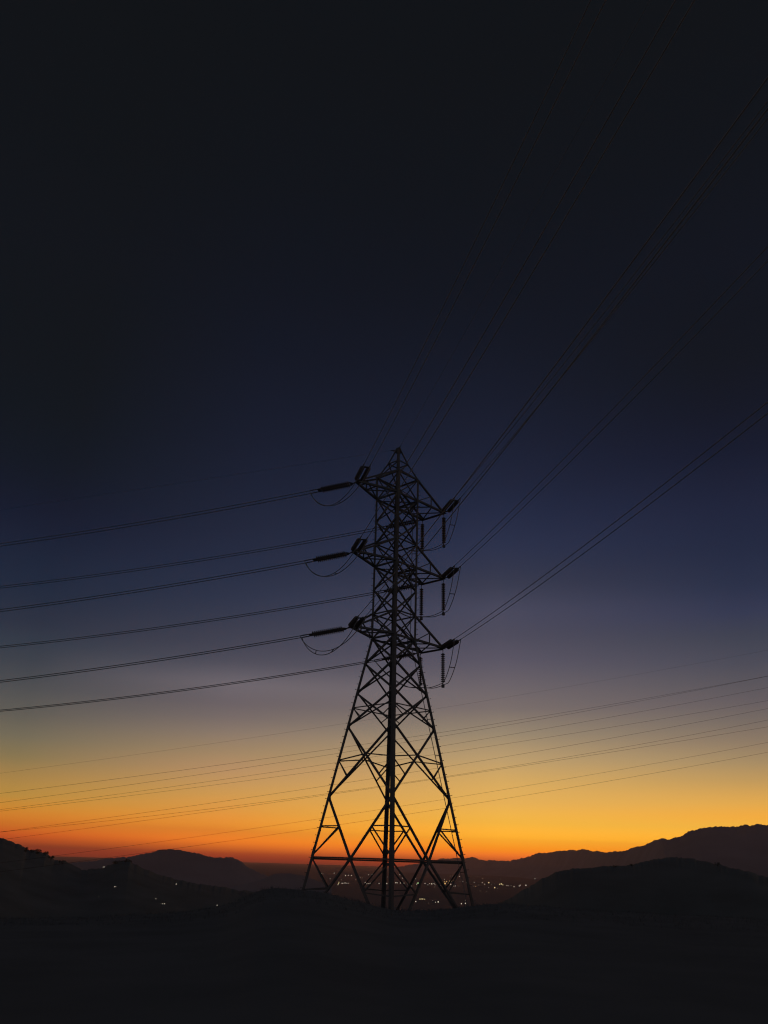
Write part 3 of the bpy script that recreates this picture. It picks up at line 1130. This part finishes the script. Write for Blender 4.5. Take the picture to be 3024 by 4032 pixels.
def add(crop, grp, items):
    for it in items:
        x, y, s_ = it[0], it[1], it[2]
        LAMPS.append((crop[0] + x * crop[2], crop[1] + y * crop[2], s_, it[3] if len(it) > 3 else 'w', it[4] if len(it) > 4 else None, grp))


add(C8, 'high', [(360, 587, .9), (393, 590, .5, 'd'), (563, 578, .8), (747, 620, 1), (793, 615, .7), (845, 618, 1.3), (498, 668, .8), (913, 685, .6, 'd'),
                 (1127, 605, .9), (1183, 600, .7), (990, 648, .6, 'd'), (1020, 655, .5, 'd'), (680, 685, .5, 'd'), (1435, 640, .6, 'd')])
add(C8, 'left', [(640, 728, .8, 'y'), (635, 752, 1.2, 'y', 'yellowish lamp at the left end of the short row of town lights'), (625, 768, .7), (690, 745, .8), (707, 745, .7), (740, 742, 1),
                 (770, 745, .6), (797, 742, .7)])
add(C8, 'row', [(995, 740, .6), (1073, 738, 1.3), (1098, 752, .8), (1123, 748, .8), (1150, 752, 1.1), (1297, 748, .9), (1423, 750, 1)])
add(C9, 'row', [(325, 738, 1), (347, 738, .9), (400, 740, .7), (460, 740, .7), (523, 755, .9), (572, 742, 1.1), (665, 760, .7),
                (687, 747, 1.4, 'g', 'greenish lamp in the long row, the only green one'), (803, 748, 1.2), (850, 768, .8), (877, 745, .7), (912, 757, 1.1), (950, 748, .9),
                (965, 768, .6), (1020, 755, 1.4, 'y', 'bright yellow lamp just left of the orange cluster'), (1027, 785, 1), (1057, 788, 1), (583, 790, .6), (585, 812, .8),
                (962, 805, .6, 'd'), (1065, 812, .6, 'd')])
add(C9, 'high', [(390, 605, .7), (435, 660, .6), (735, 677, 1), (650, 672, .5), (985, 690, .6), (1120, 680, .8), (1220, 625, .6, 'd'), (1250, 625, .5, 'd'),
                 (1320, 630, .5, 'd'), (1365, 632, .8)])
add(C9, 'orange', [(1130, 755, 1.7, 'o', 'big orange lamp at the lower left of the orange cluster'), (1118, 720, 1, 'o'), (1155, 718, 1, 'o'), (1185, 742, .8, 'o'), (1205, 712, 1.2, 'o'),
                   (1235, 712, .9, 'o'), (1275, 708, 1, 'o')])
add(C9, 'row', [(1222, 765, 1), (1275, 790, .7), (1300, 788, .6), (1355, 790, .6, 'd'), (1375, 715, .6, 'd'), (1420, 712, .6), (1480, 730, .8)])
add(C9, 'low', [(720, 1004, .9, 'y', 'leftmost yellow lamp of the close row of four below the town'), (742, 1001, 1, 'y', 'second yellow lamp of the close row of four below the town'),
                (767, 1003, 1.1, 'y', 'third yellow lamp of the close row of four below the town'), (797, 1003, 1, 'y', 'rightmost yellow lamp of the close row of four below the town'),
                (652, 1045, 1), (928, 1022, .6, 'd'), (975, 1053, .6), (1018, 1052, 1.2), (1280, 1082, .6), (1397, 1080, 1), (1463, 1075, 1.3), (860, 1065, .5, 'd'), (1460, 1025, .5, 'd')])
add(R3, 'east', [(870, 297, .8), (945, 300, .9), (968, 315, .7), (1007, 303, 1.3, 'y', 'bright yellow lamp first right of the pylon, above its neighbours'), (1032, 315, .5, 'd'), (1063, 312, .6, 'd'),
                 (1062, 350, 1.2, 'y', 'yellow lamp set lowest of the lights right of the pylon'), (1088, 352, .5, 'd'), (1108, 318, 1, 'y', 'left lamp of the close yellow trio right of the pylon'),
                 (1123, 315, 1.3, 'y', 'middle lamp of the close yellow trio right of the pylon'), (1138, 322, 1, 'y', 'right lamp of the close yellow trio right of the pylon'),
                 (1175, 327, .7), (1188, 328, .5), (1215, 330, .6, 'd'), (1242, 338, .7), (1290, 332, .9), (1300, 325, .8), (1353, 328, 1.1), (1437, 264, .7), (1118, 266, .6, 'd'),
                 (947, 260, .6, 'd'), (885, 335, .8, 'o'), (908, 322, .6, 'd'), (925, 377, .4, 'd'), (985, 380, .4, 'd'), (1005, 345, .6, 'd'), (865, 333, .6, 'd'),
                 (885, 246, .4, 'd'), (905, 244, .4, 'd')])
add(R2, 'high', [(570, 328, .6, 'd'), (518, 305, .4, 'd'), (880, 328, .5, 'd'), (905, 330, .5, 'd')])
add(R1, 'slope', [(674, 440, .7, 'w', 'left one of two touching lamps high on the left hump'), (682, 439, .6, 'w', 'right one of two touching lamps high on the left hump'),
                  (748, 569, .7, 'w', 'left one of two touching lamps mid-slope below the left hump'), (756, 567, .6, 'w', 'right one of two touching lamps mid-slope below the left hump'),
                  (645, 634, .5, 'd', 'very dim lamp lowest on the left of the dark slope'), (1151, 552, 1, 'w', 'lone white lamp below the rounded hill, farthest up the dark slope'),
                  (1018, 647, .9, 'w', 'small white lamp just above the row of three lamps'), (1052, 680, .7, 'd', 'left and dimmest of the row of three lamps on the dark slope'),
                  (1063, 680, .7, 'w', 'middle one of the row of three lamps on the dark slope'), (1075, 680, .7, 'w', 'right one of the row of three lamps on the dark slope'),
                  (1418, 690, 1.1, 'w', 'bright white lamp alone at the foot of the dark slope left of the pylon')])

LAMP_RND = random.Random(3)
for (px, py, s_, col, lab, grp) in LAMPS:
    h = hit(px, py)
    if h is None or h[0] < 90:
        print('LAMP MISSED', px, py, h)
        continue
    dist = h[0]
    rad = dist * (1.0 * s_ + .30) * (1.0 if grp == 'slope' else 1.18) / F_PX * LAMP_RND.uniform(.78, 1.18)                      # lantern radius for a spot of about three photograph pixels
    sc_ = rad / .55
    o = bpy.data.objects.new('street_lamp', LAMP_ME[col])
    COL.objects.link(o)
    o.location = h[1] + Vector((0, 0, 2.2 * sc_)) - ray(px, py) * (sc_ * 1.2)
    o.scale = (sc_,) * 3
    # keep the lantern on the sight line of the lamp's real place
    o.location = o.location - Vector((0, 0, 2.2 * sc_)) + Vector((0, 0, .6 * sc_))
    tag(o, lab or GROUPS[grp][0], 'street lamp', GROUPS[grp][1])

# ------------------------------------------------------------------ haze
hz = bmesh.new()
box_dir(hz, Vector((0, 0, 0)), Vector((1, 0, 0)), Vector((0, 1, 0)), Z3, 1, 1, 1)
haze = link_mesh('haze', hz, [])
X0_, X1_, Y0_, Y1_, ZB, ZT = -20000, 20000, -2500, 21000, VALLEY - 75, 560
haze.scale = (X1_ - X0_, Y1_ - Y0_, ZT - ZB)
haze.location = ((X0_ + X1_) / 2, (Y0_ + Y1_) / 2, (ZB + ZT) / 2)
mh = bpy.data.materials.new('dusk_haze')
mh.use_nodes = True
t = mh.node_tree
t.nodes.clear()
pv = t.nodes.new('ShaderNodeVolumePrincipled')
pv.inputs['Color'].default_value = (1.0, 0.64, 0.62, 1)
pv.inputs['Density'].default_value = 5.2e-5
pv.inputs['Anisotropy'].default_value = 0.66
ot = t.nodes.new('ShaderNodeOutputMaterial')
t.links.new(pv.outputs[0], ot.inputs['Volume'])
haze.data.materials.append(mh)
tag(haze, 'thin dusk haze filling the valley', 'haze', None, 'stuff')
